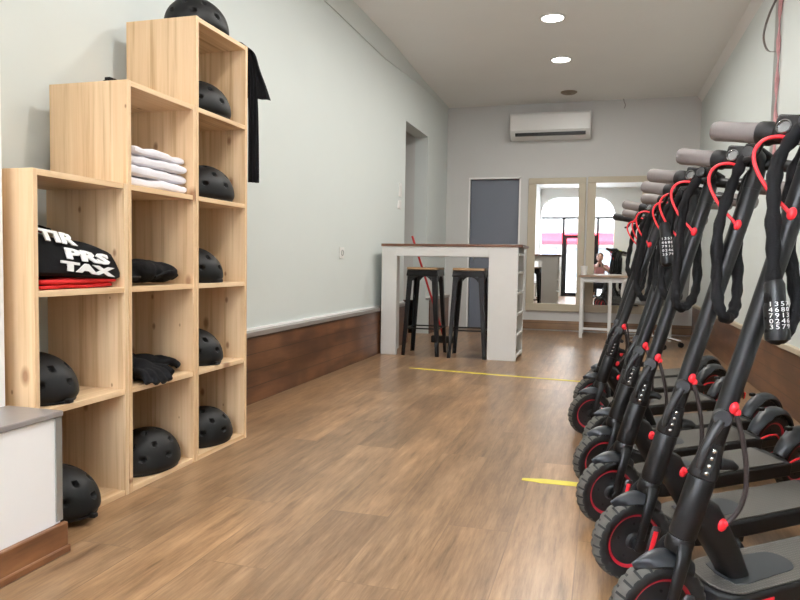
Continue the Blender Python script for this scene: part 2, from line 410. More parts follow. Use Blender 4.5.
# street outside, seen in the mirrors
tag(MB().box(-14, 14, -9.0, YF-.2, -.12, -.06).build('pavement', M['pavement']), kind='structure')
bl = thing('building', 'pale shop building across the street with a long red awning', 'building', (0, -9.2, -.06))
MB().box(-12, 12, -1.2, 0, 0, 3.6).build('wall', M['facade'], bl)
MB().prism([(0, 2.05), (.7, 1.72), (.7, 1.62), (0, 1.62)], 'x', -8.5, 1.0).build('awning', M['awning'], bl)
for x in (-7.2, -4.9, -2.4, -.2, 2.6, 5.2):
    w = MB().box(x-.8, x+.8, 0, .05, .4, 1.5).build('shop_window', M['facade_glass'], bl)
    MB().box(x-.85, x+.85, .0, .08, .30, .40).build('sill', M['facade'], w)

# ------------------------------------------------------------------ ceiling lights
def downlight(x, y, label):
    t = thing('ceiling_light', label, 'light', (x, y, ZC), group='round recessed ceiling lights')
    MB().lathe([(.10, 0), (.10, -.008), (.085, -.012), (.083, -.004), (.083, 0)], seg=36).build('trim_ring', M['white_plastic'], t)
    MB().lathe([(.0005, -.0065), (.082, -.0065), (.082, -.002), (.0005, -.002)], seg=36).build('diffuser', M['lamp'], t)
    l = bpy.data.lights.new('lamp', 'AREA'); l.shape = 'DISK'; l.size = .16; l.energy = LAMP; l.color = (1, .97, .92)
    o = bpy.data.objects.new('lamp', l); C.objects.link(o); o.parent = t; o.location = (0, 0, -.016)
LAMP = 21
for y, lab in ((5.57, 'round lit ceiling downlight, the larger one nearer the top edge of the photo'), (6.70, 'round lit ceiling downlight, second one nearer the air conditioner'),
               (4.43, 'round lit ceiling downlight above the stretch of floor before the bar table'), (3.3, 'round lit ceiling downlight above the middle of the scooter row'), (2.15, 'round lit ceiling downlight above the nearest scooters'), (.7, 'round lit ceiling downlight closest to the shop window')):
    downlight(-.43, y, lab)
t = thing('ceiling_vent', 'small dull brown round vent on the ceiling near the air conditioner', 'vent', (-.415, 7.98, ZC))
MB().lathe([(.0005, 0), (.0005, -.02), (.07, -.02), (.09, -.008), (.09, 0)], seg=30).build('cover', M['brown_disc'], t)
MB().lathe([(.0005, -.02), (.0005, -.026), (.02, -.026), (.024, -.02)], seg=20).build('cap', M['brown_disc'], t)
tag(MB().tube(smooth_path([(.18, YB-.04, ZC), (.185, YB-.045, 2.70), (.20, YB-.04, 2.66), (.19, YB-.04, 2.62)], 6), .004, 6).build('loose_wire', M['ledge']), 'short grey wire end hanging from the ceiling at the back wall', 'wire')

# ------------------------------------------------------------------ air conditioner
ac = thing('air_conditioner', 'white wall mounted air conditioner unit high on the back wall', 'air conditioner', (-.64, YB, 2.29))
prof = [(0, 0), (-.12, 0), (-.185, .05), (-.205, .11), (-.205, .26), (-.19, .29), (-.16, .30), (0, .30)]
MB().prism(prof, 'x', -.465, .465).build('body', M['white_plastic'], ac, bevel=.008)
MB().box(-.40, .41, -.197, -.12, .028, .062, Matrix.Identity(4)).build('air_outlet', M['vent_dark'], ac)
MB().box(-.40, .30, -.203, -.195, .040, .047).build('louver', M['hub'], ac)
MB().box(-.455, .455, -.208, -.2, .085, .27).build('front_panel', M['white_plastic'], ac, bevel=.006)
# switches, socket
def plate(name, label, y, z, w, h, extra):
    t = thing(name, label, 'socket' if 'socket' in name else 'switch', (UP, y, z))
    MB().box(0, .009, -w/2, w/2, -h/2, h/2).build('plate', M['white_plastic'], t, bevel=.002)
    if extra == 'switch': MB().box(.009, .014, -w*.3, w*.3, -h*.3, h*.3).build('rocker', M['white_lam'], t, bevel=.001)
    else:
        MB().lathe([(.0005, .0), (.024, 0), (.024, .012), (.018, .013), (.018, .004), (.0005, .004)], 'x', (.0, 0, 0)).build('socket_ring', M['strip_grey'], t)
plate('light_switch', 'upper white light switch on the left wall beside the corridor opening', 6.42, 1.50, .08, .13, 'switch')
plate('light_switch', 'lower white light switch on the left wall beside the corridor opening', 6.40, 1.36, .11, .085, 'switch')
plate('wall_socket', 'small white wall socket low on the left wall before the bar table', 4.88, .865, .085, .085, 'socket')

# right wall: strip of faded sealant with a peeled loop
t = thing('wall_panel_edge', 'peeling pink and grey strip running down the right wall above the scooters', 'wall strip', (XR, 4.95, 0))
MB().prism([(-.10, 1.2), (-.0, 1.2), (.0, ZC-.03), (-.10, ZC-.03)], 'x', -.012, 0).build('metal_edge', M['strip_grey'], t)
random.seed(3)
mb = MB(); pts = []
for k in range(26):
    z = 1.2+k*(ZC-1.24)/25; pts.append((-.014, -.13+random.uniform(-.012, .012)-.0*z, z))
mb.tube(pts, lambda k: .009+.005*sin(k*40), 6); mb.build('sealant', M['pinktape'], t)
MB().tube(smooth_path([(-.012, -.10, 2.52), (-.05, -.02, 2.42), (-.07, .03, 2.30), (-.05, .01, 2.20), (-.012, -.04, 2.17)], 6), .009, 6, flat=.3).build('peeled_loop', M['ledge'], t)

# ------------------------------------------------------------------ mirrors
def mirror(x0, x1, z0, z1, label, fr=.095):
    t = thing('wall_mirror', label, 'mirror', ((x0+x1)/2, YB, z0)); w = (x1-x0)/2; h = z1-z0
    MB().box(-w, w, -.03, 0, 0, fr*.95).box(-w, w, -.03, 0, h-fr*.75, h).box(-w, -w+fr, -.03, 0, fr*.95, h-fr*.75).box(w-fr*.85, w, -.03, 0, fr*.95, h-fr*.75).build('frame', M['beige'], t, bevel=.005)
    MB().box(-w+fr, w-fr*.85, -.012, -.002, fr*.95, h-fr*.75).build('mirror_glass', M['mirror'], t)
mirror(-.885, -.212, .24, 1.84, 'tall beige framed wall mirror on the left, beside the grey-blue door')
mirror(-.19, .50, .24, 1.845, 'tall beige framed wall mirror on the right, behind the small desk')

# ------------------------------------------------------------------ bar table
tb = thing('bar_table', 'white bar table with brown top and side shelves by the left wall', 'table', (-1.83, 5.655, 0))
W_, D_, H_ = 1.17, .47, .96
MB().box(-.005, W_+.035, -.008, D_, H_-.022, H_).build('table_top', M['top_brown'], tb, bevel=.002)
MB().box(0, .135, 0, .045, 0, H_-.022).box(0, .03, .045, D_-.01, 0, H_-.022).build('side_panel', M['white_lam'], tb, bevel=.002)
MB().box(.93, W_, 0, .02, 0, H_-.022).box(.93, .95, .02, D_-.01, 0, H_-.022).box(.95, W_, D_-.03, D_-.01, 0, H_-.022).build('shelf_tower', M['white_lam'], tb, bevel=.002)
MB().box(.135, .93, 0, .025, H_-.105, H_-.022).build('apron', M['white_lam'], tb, bevel=.002)
MB().box(.135, .93, D_-.04, D_-.015, H_-.105, H_-.022).build('apron', M['white_lam'], tb, bevel=.002)
for z in (.03, .20, .375, .55, .72, .87): MB().box(.952, W_+.005, .022, D_-.032, z, z+.018).build('shelf', M['white_lam'], tb)
bx = thing('small_box', 'small black box on the upper side shelf of the bar table', 'box', (-1.83+1.09, 5.78, .738))
MB().box(-.05, .05, -.06, .06, 0, .05).build('body', M['blk_matte'], bx, bevel=.006)
MB().box(-.052, .052, -.062, .062, .05, .06).build('lid', M['blk_matte'], bx, bevel=.003)

# bar stools
def make_stool():
    t = thing('bar_stool', '', 'stool')
    a, b, h = .165, .128, .76
    MB().box(-.135, .135, -.135, .135, h-.022, h).build('seat', M['seat_wood'], t, bevel=.006)
    MB().prism([(-.14, h-.075), (.14, h-.075), (.132, h-.022), (-.132, h-.022)], 'y', -.136, .136).build('seat_frame', M['stool'], t, bevel=.006)
    for sx in (-1, 1):
        for sy in (-1, 1):
            mb = MB()
            def sec(k):
                z = (h-.03)*(1-k); e = b+(a-b)*k; w = .048-.018*k; th = .006
                x, y = sx*e, sy*e
                # L-shaped pressed leg
                return [(x, y, z), (x-sx*w, y, z), (x-sx*w, y-sy*th, z), (x-sx*th, y-sy*th, z), (x-sx*th, y-sy*w, z), (x, y-sy*w, z)]
            mb.rings([sec(k/8) for k in range(9)]); mb.build('leg', M['stool'], t)
    for z, e in ((.235, .152),):
        for p, q in (((-e, -e), (e, -e)), ((e, -e), (e, e)), ((e, e), (-e, e)), ((-e, e), (-e, -e))):
            MB().cyl((p[0]*.95, p[1]*.95, z), (q[0]*.95, q[1]*.95, z), .006, seg=8).build('foot_rail', M['stool'], t)
    # arched gussets between the legs under the seat
    for ang in range(4):
        Mx = Matrix.Rotation(ang*pi/2, 4, 'Z'); mb = MB(); n = 10
        prev = None
        for i in range(n+1):
            x = -.085+.17*i/n; z = h-.075-.045*(abs(x)/.085)**3
            if prev:
                x0, z0 = prev
                vs = [Vector((x0, -.134, h-.07)), Vector((x, -.134, h-.07)), Vector((x, -.134-.002, z)), Vector((x0, -.134-.002, z0))]
                vs2 = [v+Vector((0, .004, 0)) for v in vs]
                mb.rings([[Mx @ v for v in vs], [Mx @ v for v in vs2]])
            prev = (x, z)
        mb.build('gusset', M['stool'], t)
    return t
s1 = make_stool(); s1.location = (-1.478, 5.822, 0); s1['label'] = 'black metal bar stool with wooden seat, left of the two under the table'; s1['group'] = 'bar stools under the table'
dup(s1, (-1.078, 5.80, 0), (0, 0, R(3)), 'black metal bar stool with wooden seat, right of the two beside the shelf tower')
# red pole leaning behind the bar table
t = thing('red_broom', 'red handled broom leaning behind the bar table', 'broom', (0, 0, 0))
p0 = Vector((-1.50, 6.70, .05)); p1 = Vector((-1.80, 6.52, 1.06))
MB().cyl(p0, p1, .011, seg=10).build('handle', M['red_pole'], t)
MB().box(-.13, .13, -.025, .025, -.05, .02, Matrix.Translation(p0)).build('brush_head', M['blk_matte'], t, bevel=.008)

# ------------------------------------------------------------------ floor tape
def tape(x0, y0, x1, y1, w, label, seed):
    random.seed(seed); n = 40; mb = MB(); d = Vector((x1-x0, y1-y0, 0)).normalized(); nrm = Vector((-d.y, d.x, 0))
    A = []; 
    for k in range(n+1):
        p = Vector((x0, y0, 0)).lerp(Vector((x1, y1, 0)), k/n); e = w/2*(.85+.15*random.random())
        if k < 4: e *= .45+.13*k
        A.append([p+nrm*e+Vector((0, 0, .0012)), p-nrm*e+Vector((0, 0, .0012)), p-nrm*e+Vector((0, 0, .0002)), p+nrm*e+Vector((0, 0, .0002))])
    mb.rings(A); tag(mb.build('floor_tape', M['yellow']), label, 'tape')
tape(-1.383, 4.985, -.10, 4.845, .045, 'thin worn yellow tape line on the floor before the bar table', 1)
tape(-.262, 2.545, .42, 2.56, .055, 'short yellow tape line on the floor beside the scooter wheels', 2)

# ------------------------------------------------------------------ pine shelves
A_, Y0_, CW, CH, CD, TT = -1.516, 1.542, .399, .3424, .317, .018
def shelf_col(i, n, label):
    y = Y0_+i*CW; t = thing('shelf_unit', label, 'shelf', (A_, y, 0), group='pine cube shelf units')
    H = n*CH+TT
    MB().box(-CD, 0, .001, TT, 0, H).build('side_panel', M['pine_v'], t, bevel=.0015)
    MB().box(-CD, 0, CW-TT, CW-.001, 0, H).build('side_panel', M['pine_v'], t, bevel=.0015)
    for k in range(n+1):
        z = k*CH if k else .0
        MB().box(-CD+.004, -.003, TT, CW-TT, z, z+TT).build('shelf' if 0 < k < n else ('bottom_panel' if k == 0 else 'top_panel'), M['pine_h'], t, bevel=.001)
    # screw heads on the side panel
    return t
shelf_col(0, 3, 'pine cube shelf unit three compartments high, lowest and nearest the camera')
shelf_col(1, 4, 'pine cube shelf unit four compartments high, the middle one')
shelf_col(2, 5, 'pine cube shelf unit five compartments high, tallest and farthest along the wall')
def cell(i, k): return Vector((A_, Y0_+i*CW+CW/2, k*CH+TT))   # front centre of compartment floor

# ------------------------------------------------------------------ helmets
def make_helmet():
    t = thing('helmet', '', 'helmet', group='black skate helmets on the shelves')
    holes = []
    for el, n, off in ((68, 4, 45), (40, 8, 22.5), (17, 8, 0)):
        for k in range(n):
            a = R(360*k/n+off); e = R(el)
            holes.append(Vector((cos(a)*cos(e), sin(a)*cos(e), sin(e))))
    bm = bmesh.new(); seg, rn = 112, 44; rows = []
    for i in range(rn+1):
        e = pi/2-(pi/2+.22)*i/rn; row = []
        for k in range(seg):
            a = 2*pi*k/seg; d = Vector((cos(a)*cos(e), sin(a)*cos(e), sin(e)))
            rx, ry, rz = .145, .116, .122
            q = .35  # superellipse feel
            p = Vector((d.x*rx, d.y*ry, d.z*rz))
            if e < 0: p.x *= 1-.10*(e/.22)**2; p.y *= 1-.10*(e/.22)**2
            dd = min((d-h).length for h in holes)
            rad = .088
            if dd < rad: p *= 1-.10*min(1, (1-dd/rad)*3)
            p.z += .028
            row.append((p, dd < rad*.92))
        rows.append(row)
    V = [[bm.verts.new(p) for p, _ in row] for row in rows[1:]]
    top = bm.verts.new((0, 0, .150))
    for j in range(seg): bm.faces.new((top, V[0][(j+1) % seg], V[0][j]))
    for i in range(len(V)-1):
        for j in range(seg):
            f = bm.faces.new((V[i][j], V[i][(j+1) % seg], V[i+1][(j+1) % seg], V[i+1][j]))
            if rows[i+1][j][1] and rows[i+2][j][1] and rows[i+1][(j+1) % seg][1]: f.material_index = 1
    # turned-in lower edge
    last = V[-1]; inn = [bm.verts.new((v.co.x*.93, v.co.y*.92, v.co.z+.004)) for v in last]
    in2 = [bm.verts.new((v.co.x*.86, v.co.y*.85, v.co.z+.07)) for v in last]
    for j in range(seg):
        k = (j+1) % seg
        bm.faces.new((last[j], last[k], inn[k], inn[j])); bm.faces.new((inn[j], inn[k], in2[k], in2[j]))
    mb = MB(); mb.bm.free(); mb.bm = bm
    mb.build('shell', [M['helmet'], M['helmet_hole']], t)
    MB().tube([(.131*cos(2*pi*k/40), .102*sin(2*pi*k/40), .006) for k in range(40)], .006, 8, closed=True).build('rim_trim', M['blk_matte'], t)
    MB().tube(smooth_path([(.02, -.085, .03), (.06, -.080, .008), (.11, -.05, .006), (.143, -.02, .008)], 6), .007, 8, flat=.35).build('strap', M['fabric_blk'], t)
    bu = MB().box(.138, .158, -.028, -.008, .003, .016).build('buckle', M['blk_matte'], t, bevel=.003)
    return t
hel0 = make_helmet(); first = [True]
def helmet(x, y, z, rz, label, tilt=(0, 0)):
    if first[0]: first[0] = False; h = hel0
    else: h = dup(hel0)
    h.location = (x, y, z); h.rotation_euler = (R(tilt[0]), R(tilt[1]), R(rz)); h['label'] = label
zc = lambda k: k*CH+TT
for (i_, k_, dy, dx, rz, where) in ((0, 0, .136, .075, 8, 'black helmet in the bottom compartment of the lowest shelf unit'), (0, 1, .138, .152, 4, 'black helmet in the middle compartment of the lowest shelf unit'),
        (1, 0, .222, .105, 85, 'black helmet in the bottom compartment of the middle shelf unit'), (2, 0, .220, .112, 84, 'black helmet in the bottom compartment of the tallest shelf unit'),
        (2, 1, .190, .152, -5, 'black helmet in the second compartment from the floor of the tallest shelf unit'), (2, 2, .180, .152, 6, 'black helmet in the middle compartment of the tallest shelf unit'),
        (2, 3, .230, .112, 86, 'black helmet in the fourth compartment from the floor of the tallest shelf unit'), (2, 4, .205, .115, 84, 'black helmet in the topmost compartment of the tallest shelf unit'),
        (2, 5, .215, .135, 78, 'black helmet lying on top of the tallest shelf unit')):
    helmet(A_-dx, Y0_+i_*CW+dy, k_*CH+TT, rz, where)

# ------------------------------------------------------------------ clothes
def folded(name, label, cat, grp, loc, w, d, h, mat, seed, rz=0, tilt=0, layers=2):
    """folded garment: stacked soft slabs with rolled edges (w along Y, d along X)"""
    random.seed(seed); t = thing(name, label, cat, loc, (R(tilt), 0, R(rz)), grp)
    mb = MB(); n = 14; m = 10; lh = h/layers
    for L in range(layers):
        z0 = L*lh; ph = random.uniform(0, 6); gx = random.uniform(-.006, .006)
        def P(i, j, top):
            u = i/n*2-1; v = j/m*2-1
            x = (1 if v > 0 else -1)*abs(v)**.8*d/2; y = (1 if u > 0 else -1)*abs(u)**.8*w/2
            ed = max(abs(u), abs(v)); rr = (1-ed**6)
            wob = .22*lh*sin(6*u+ph)*cos(4*v+ph*1.7)+.12*lh*sin(13*u+3*v+ph)
            z = z0+lh*.5+(1 if top else -1)*lh*.60*(.62+.38*rr)+(wob if L or top else max(0, wob))*(1 if rr > .1 else .4)
            return (x+gx+.004*sin(5*u+ph), y+.005*sin(4*v+ph), max(z, 0.001))
        Vt = [[mb.bm.verts.new(P(i, j, True)) for j in range(m+1)] for i in range(n+1)]
        Vb = [[mb.bm.verts.new(P(i, j, False)) for j in range(m+1)] for i in range(n+1)]
        for i in range(n):
            for j in range(m):
                mb.bm.faces.new((Vt[i][j], Vt[i+1][j], Vt[i+1][j+1], Vt[i][j+1])); mb.bm.faces.new((Vb[i][j], Vb[i][j+1], Vb[i+1][j+1], Vb[i+1][j]))
        for i in range(n):
            for j in (0, m): mb.bm.faces.new((Vt[i][j], Vt[i+1][j], Vb[i+1][j], Vb[i][j]))
        for j in range(m):
            for i in (0, n): mb.bm.faces.new((Vt[i][j], Vt[i][j+1], Vb[i][j+1], Vb[i][j]))
    o = mb.build('cloth', mat, t)
    s = o.modifiers.new('sub', 'SUBSURF'); s.levels = 1; s.render_levels = 1
    return t
c3 = cell(1, 3)
hts = [.036, .038, .036, .030]; z = 0; names = ['bottom', 'second from the bottom', 'third from the bottom', 'top']
for i in range(4):
    folded('folded_shirt', f'white folded shirt in the middle shelf unit, {names[i]} of its stack', 'shirt', 'white folded shirts',
           (c3.x-.155, c3.y-.0+(.004*i if i % 2 else -.006), c3.z+z), (.352, .346, .350, .325)[i], .26, hts[i], M['shirt_white'], 10+i, rz=(-3, 2, -2, 4)[i], layers=1)
    z += hts[i]*1.0
# printed shirts
c4 = cell(0, 2)
t = folded('folded_shirt', 'bright red folded shirt at the bottom of the printed shirt stack', 'shirt', 'printed folded shirts', (c4.x-.15, c4.y+.01, c4.z), .33, .25, .032, M['shirt_red'], 31, rz=2)
MB().box(-.13, .10, -.172, -.105, .003, .033).build('black_collar', M['fabric_blk'], t, bevel=.01)
def print_text(t, body, face_x, y, z, size, slope, sx=1.3, depth=.002):
    # lettering on the front fold of a shirt, facing +X, reading along +Y
    B = Matrix(((0, 0, 1, 0), (1, 0, 0, 0), (0, 1, 0, 0), (0, 0, 0, 1)))
    Mx = Matrix.Translation((face_x, y, z)) @ Matrix.Rotation(slope, 4, 'Y') @ B @ Matrix.Diagonal((sx, 1, 1, 1))
    return MB().text(body, Mx, size, depth).build('print', M['print_white'], t, fix=False)
t2 = thing('printed_shirt', 'black printed shirt with bold white letters draped down the front of the stack', 'shirt', (c4.x-.15, c4.y, c4.z+.034), (R(-3), 0, 0), 'printed folded shirts')
mb = MB(); rg = []
prof = [(-.13, .0), (.120, .0), (.136, .010), (.138, .030), (.122, .075), (.104, .112), (.07, .130), (-.04, .140), (-.13, .135)]
for i in range(19):
    u = i/18*2-1; y = .176*u; s = 1-.08*abs(u)**9
    rg.append([Vector((x*(1-.04*abs(u)**9)+.003*sin(6*u+k), y, .001+zz*s*(1-.10*(u+1))*(1+.02*sin(5*u+k)))) for k, (x, zz) in enumerate(prof)])
mb.rings(rg); o = mb.build('cloth', M['fabric_blk'], t2)
def slope_print(body, z_lo, z_hi, x_lo, x_hi, y, size, sx, lift=.004):
    # letters laid on the front: local up vector goes from lo to hi
    lo = Vector((x_lo, y, z_lo)); hi = Vector((x_hi, y, z_hi)); up = (hi-lo).normalized(); rt = Vector((0, 1, -.055)).normalized(); nn = rt.cross(up).normalized()
    Mx = Matrix((rt*sx, up, nn)).transposed().to_4x4(); Mx.translation = (lo+hi)/2+nn*lift
    MB().text(body, Mx, size, .0021).build('print', M['print_white'], t2, fix=False)
slope_print('TIR', .097, .133, .118, .098, -.078, .050, 1.9, .003)
slope_print('PRS', .050, .078, .134, .122, .030, .046, 2.6, .003)
slope_print('TAX', .018, .036, .139, .138, .022, .036, 3.0, .002)
t3 = folded('folded_shirt', 'black folded shirt with a red band on top of the printed shirt stack', 'shirt', 'printed folded shirts', (c4.x-.215, c4.y-.07, c4.z+.178), .17, .14, .022, M['fabric_blk'], 33, tilt=-6, layers=1)
MB().box(.045, .078, -.088, .085, .001, .010).build('red_band', M['shirt_red'], t3, bevel=.003)

# soft black gear
def blob_thing(name, label, cat, loc, balls, mat, rz=0, extra=None):
    t = thing(name, label, cat, loc, (0, 0, R(rz)))
    mb = MB()
    for (x, y, z, a, b, c) in balls: mb.ball((x, y, z), a, b, c, 20, 12)
    o = mb.build('fabric', mat, t)
    rm = o.modifiers.new('remesh', 'REMESH'); rm.mode = 'VOXEL'; rm.voxel_size = .006; rm.use_smooth_shade = True
    tx = bpy.data.textures.new('wrinkle', 'CLOUDS'); tx.noise_scale = .035
    dm = o.modifiers.new('disp', 'DISPLACE'); dm.texture = tx; dm.strength = .010; dm.mid_level = .6
    return t
c = cell(1, 2)
t = blob_thing('knit_cap', 'black knitted cap lying in the middle shelf unit under the white shirts', 'cap', (c.x-.13, c.y, c.z),
           [(0, .02, .05, .10, .10, .045), (.03, .09, .045, .08, .065, .04), (0, -.09, .03, .07, .09, .028), (.05, -.02, .05, .05, .05, .04)], M['fabric_blk'])
MB().tube(smooth_path([(.085, .0, .03), (.10, .07, .05), (.085, .13, .035), (.05, .15, .02)], 6), .010, 8, flat=.5).build('brim', M['fabric_blk'], t)
MB().box(.02, .09, -.17, -.08, .028, .034).build('strap', M['blk_matte'], t, bevel=.002)
c = cell(1, 1)
def glove(label, loc, rz, tilt):
    t = thing('glove', label, 'glove', loc, (0, R(tilt), R(rz)), 'black padded gloves'); t.scale = (1.25, 1.25, 1.35)
    mb = MB(); mb.ball((0, 0, .03), .055, .045, .028)
    for k in range(4): mb.tube(smooth_path([(.03, -.030+.02*k, .032), (.075, -.034+.022*k, .034), (.10+.008*(k in (1, 2)), -.036+.024*k, .018)], 4), lambda q: .013-.003*q, 10)
    mb.tube(smooth_path([(-.01, .035, .03), (.03, .065, .03), (.055, .075, .02)], 4), .013, 10)
    mb.tube([(-.03, 0, .03), (-.10, 0, .032)], lambda q: .034+.006*q, 14, flat=.7)
    o = mb.build('fabric', M['fabric_blk'], t)
    rm = o.modifiers.new('remesh', 'REMESH'); rm.mode = 'VOXEL'; rm.voxel_size = .004; rm.use_smooth_shade = True
    MB().tube([(-.06, 0, .032), (-.085, 0, .033)], .044, 14, flat=.72).build('wrist_strap', M['blk_matte'], t)
    return t
glove('black padded glove at the front edge of the middle shelf unit, fingers over the edge', (c.x-.085, c.y-.045, c.z), -18, 8)
glove('black padded glove behind the other, pointing to the side panel', (c.x-.14, c.y+.055, c.z+.002), 60, 0)
blob_thing('elbow_pad', 'black pad heaped at the left of the gloves in the middle shelf unit', 'pad', (c.x-.13, c.y-.085, c.z), [(0, -.01, .05, .07, .06, .05), (0, .04, .035, .06, .05, .035), (.02, -.02, .085, .04, .045, .035)], M['fabric_blk'])
t = thing('strap_bundle', 'small bundle of black straps on top of the middle shelf unit', 'strap', (A_-.12, Y0_+CW+.085, 4*CH+TT)); t.scale = (.55, .55, .6)
MB().tube(smooth_path([(-.05, -.05, .012), (.03, -.055, .03), (.06, 0, .014), (.02, .05, .028), (-.05, .03, .012)], 6, True), .013, 8, closed=True, flat=.6).build('strap', M['fabric_blk'], t)
MB().box(-.02, .02, -.065, -.035, .022, .045).build('buckle', M['blk_matte'], t, bevel=.003)

# black garment hanging over the far top corner of the tallest unit
t = thing('hanging_shirt', 'black shirt hanging over the far top corner of the tallest shelf unit', 'shirt', (A_-.05, Y0_+3*CW, 5*CH+TT))
def sheet(t, name, path, w0, w1, th, mat, side, seed):
    random.seed(seed); P = smooth_path(path, 6); n = len(P); mb = MB(); rg = []
    for i, p in enumerate(P):
        k = i/(n-1); w = w0+(w1-w0)*k; d = (P[min(i+1, n-1)]-P[max(i-1, 0)]).normalized(); s = Vector(side); nn = s.cross(d).normalized()
        a = []; m = 12
        for j in range(m+1): u = j/m*2-1; a.append(p+s*w/2*u+nn*(th+.005*sin(9*u+seed+4*k)))
        for j in range(m, -1, -1): u = j/m*2-1; a.append(p+s*w/2*u+nn*(-th+.005*sin(9*u+seed+4*k)))
        rg.append(a)
    mb.rings(rg); return mb.build(name, mat, t)
sheet(t, 'body', [(.0, -.05, .006), (.005, -.005, .012), (.02, .035, -.01), (.03, .055, -.08), (.045, .075, -.15), (.055, .085, -.205)], .05, .115, .004, M['fabric_blk'], (.8, .6, 0), 1)
sheet(t, 'sleeve', [(.035, .05, -.05), (.04, .062, -.16), (.04, .068, -.30), (.04, .07, -.58)], .04, .05, .006, M['fabric_blk'], (.6, .8, 0), 4)

# ------------------------------------------------------------------ desk and chair at the back right
t = thing('desk', 'small white legged desk with thin wooden top in front of the right mirror', 'desk', (-.225, 7.77, 0))
MB().box(-.02, .97, 0, .60, .672, .692).build('desk_top', M['desk_wood'], t, bevel=.002)
for x, y in ((.0, .02), (.92, .02), (.0, .55), (.92, .55), (.30, .02)):
    MB().box(x, x+.035, y, y+.035, 0.0, .672).build('leg', M['white_lam'], t, bevel=.002)
MB().box(.035, .92, .03, .05, .615, .672).box(.035, .92, .555, .575, .615, .672).box(.005, .03, .055, .55, .615, .672).build('frame', M['white_lam'], t)
MB().box(.035, .92, .025, .048, .09, .115).build('crossbar', M['white_lam'], t, bevel=.002)
t = thing('cup', 'small frosted cup at the left corner of the desk', 'cup', (-.19, 7.83, .692))
MB().lathe([(.0005, 0), (.03, 0), (.038, .10), (.034, .10), (.027, .006), (.0005, .006)]).build('body', M['white_plastic'], t)
t = thing('office_chair', 'grey office chair with white arms and chrome star base beside the desk', 'chair', (.50, 7.25, 0), (0, 0, R(200)))
MB().box(-.23, .23, -.22, .22, .42, .48).build('seat', M['grey_fabric'], t, bevel=.02, seg=3)
MB().box(-.21, .21, .20, .25, .50, .86, Matrix.Rotation(R(-6), 4, 'X')).build('backrest', M['grey_fabric'], t, bevel=.02, seg=3)
MB().cyl((0, 0, .08), (0, 0, .42), .022).build('gas_column', M['chrome'], t)
for k in range(5):
    a = 2*pi*k/5+.3
    MB().tube([(0, 0, .10), (.13*cos(a), .13*sin(a), .095), (.27*cos(a), .27*sin(a), .062)], lambda q: .018-.006*q, 10).build('base_spoke', M['chrome'], t)
    w = MB().lathe([(.0005, -.012), (.026, -.012), (.026, .012), (.0005, .012)], 'y', (.27*cos(a), .27*sin(a), .027)).build('caster', M['blk_matte'], t)
for sx in (-1, 1):
    MB().tube(smooth_path([(sx*.22, -.10, .44), (sx*.27, -.12, .50), (sx*.275, -.06, .64), (sx*.26, .08, .645), (sx*.24, .20, .60)], 6), .016, 8).build('armrest', M['white_plastic'], t)

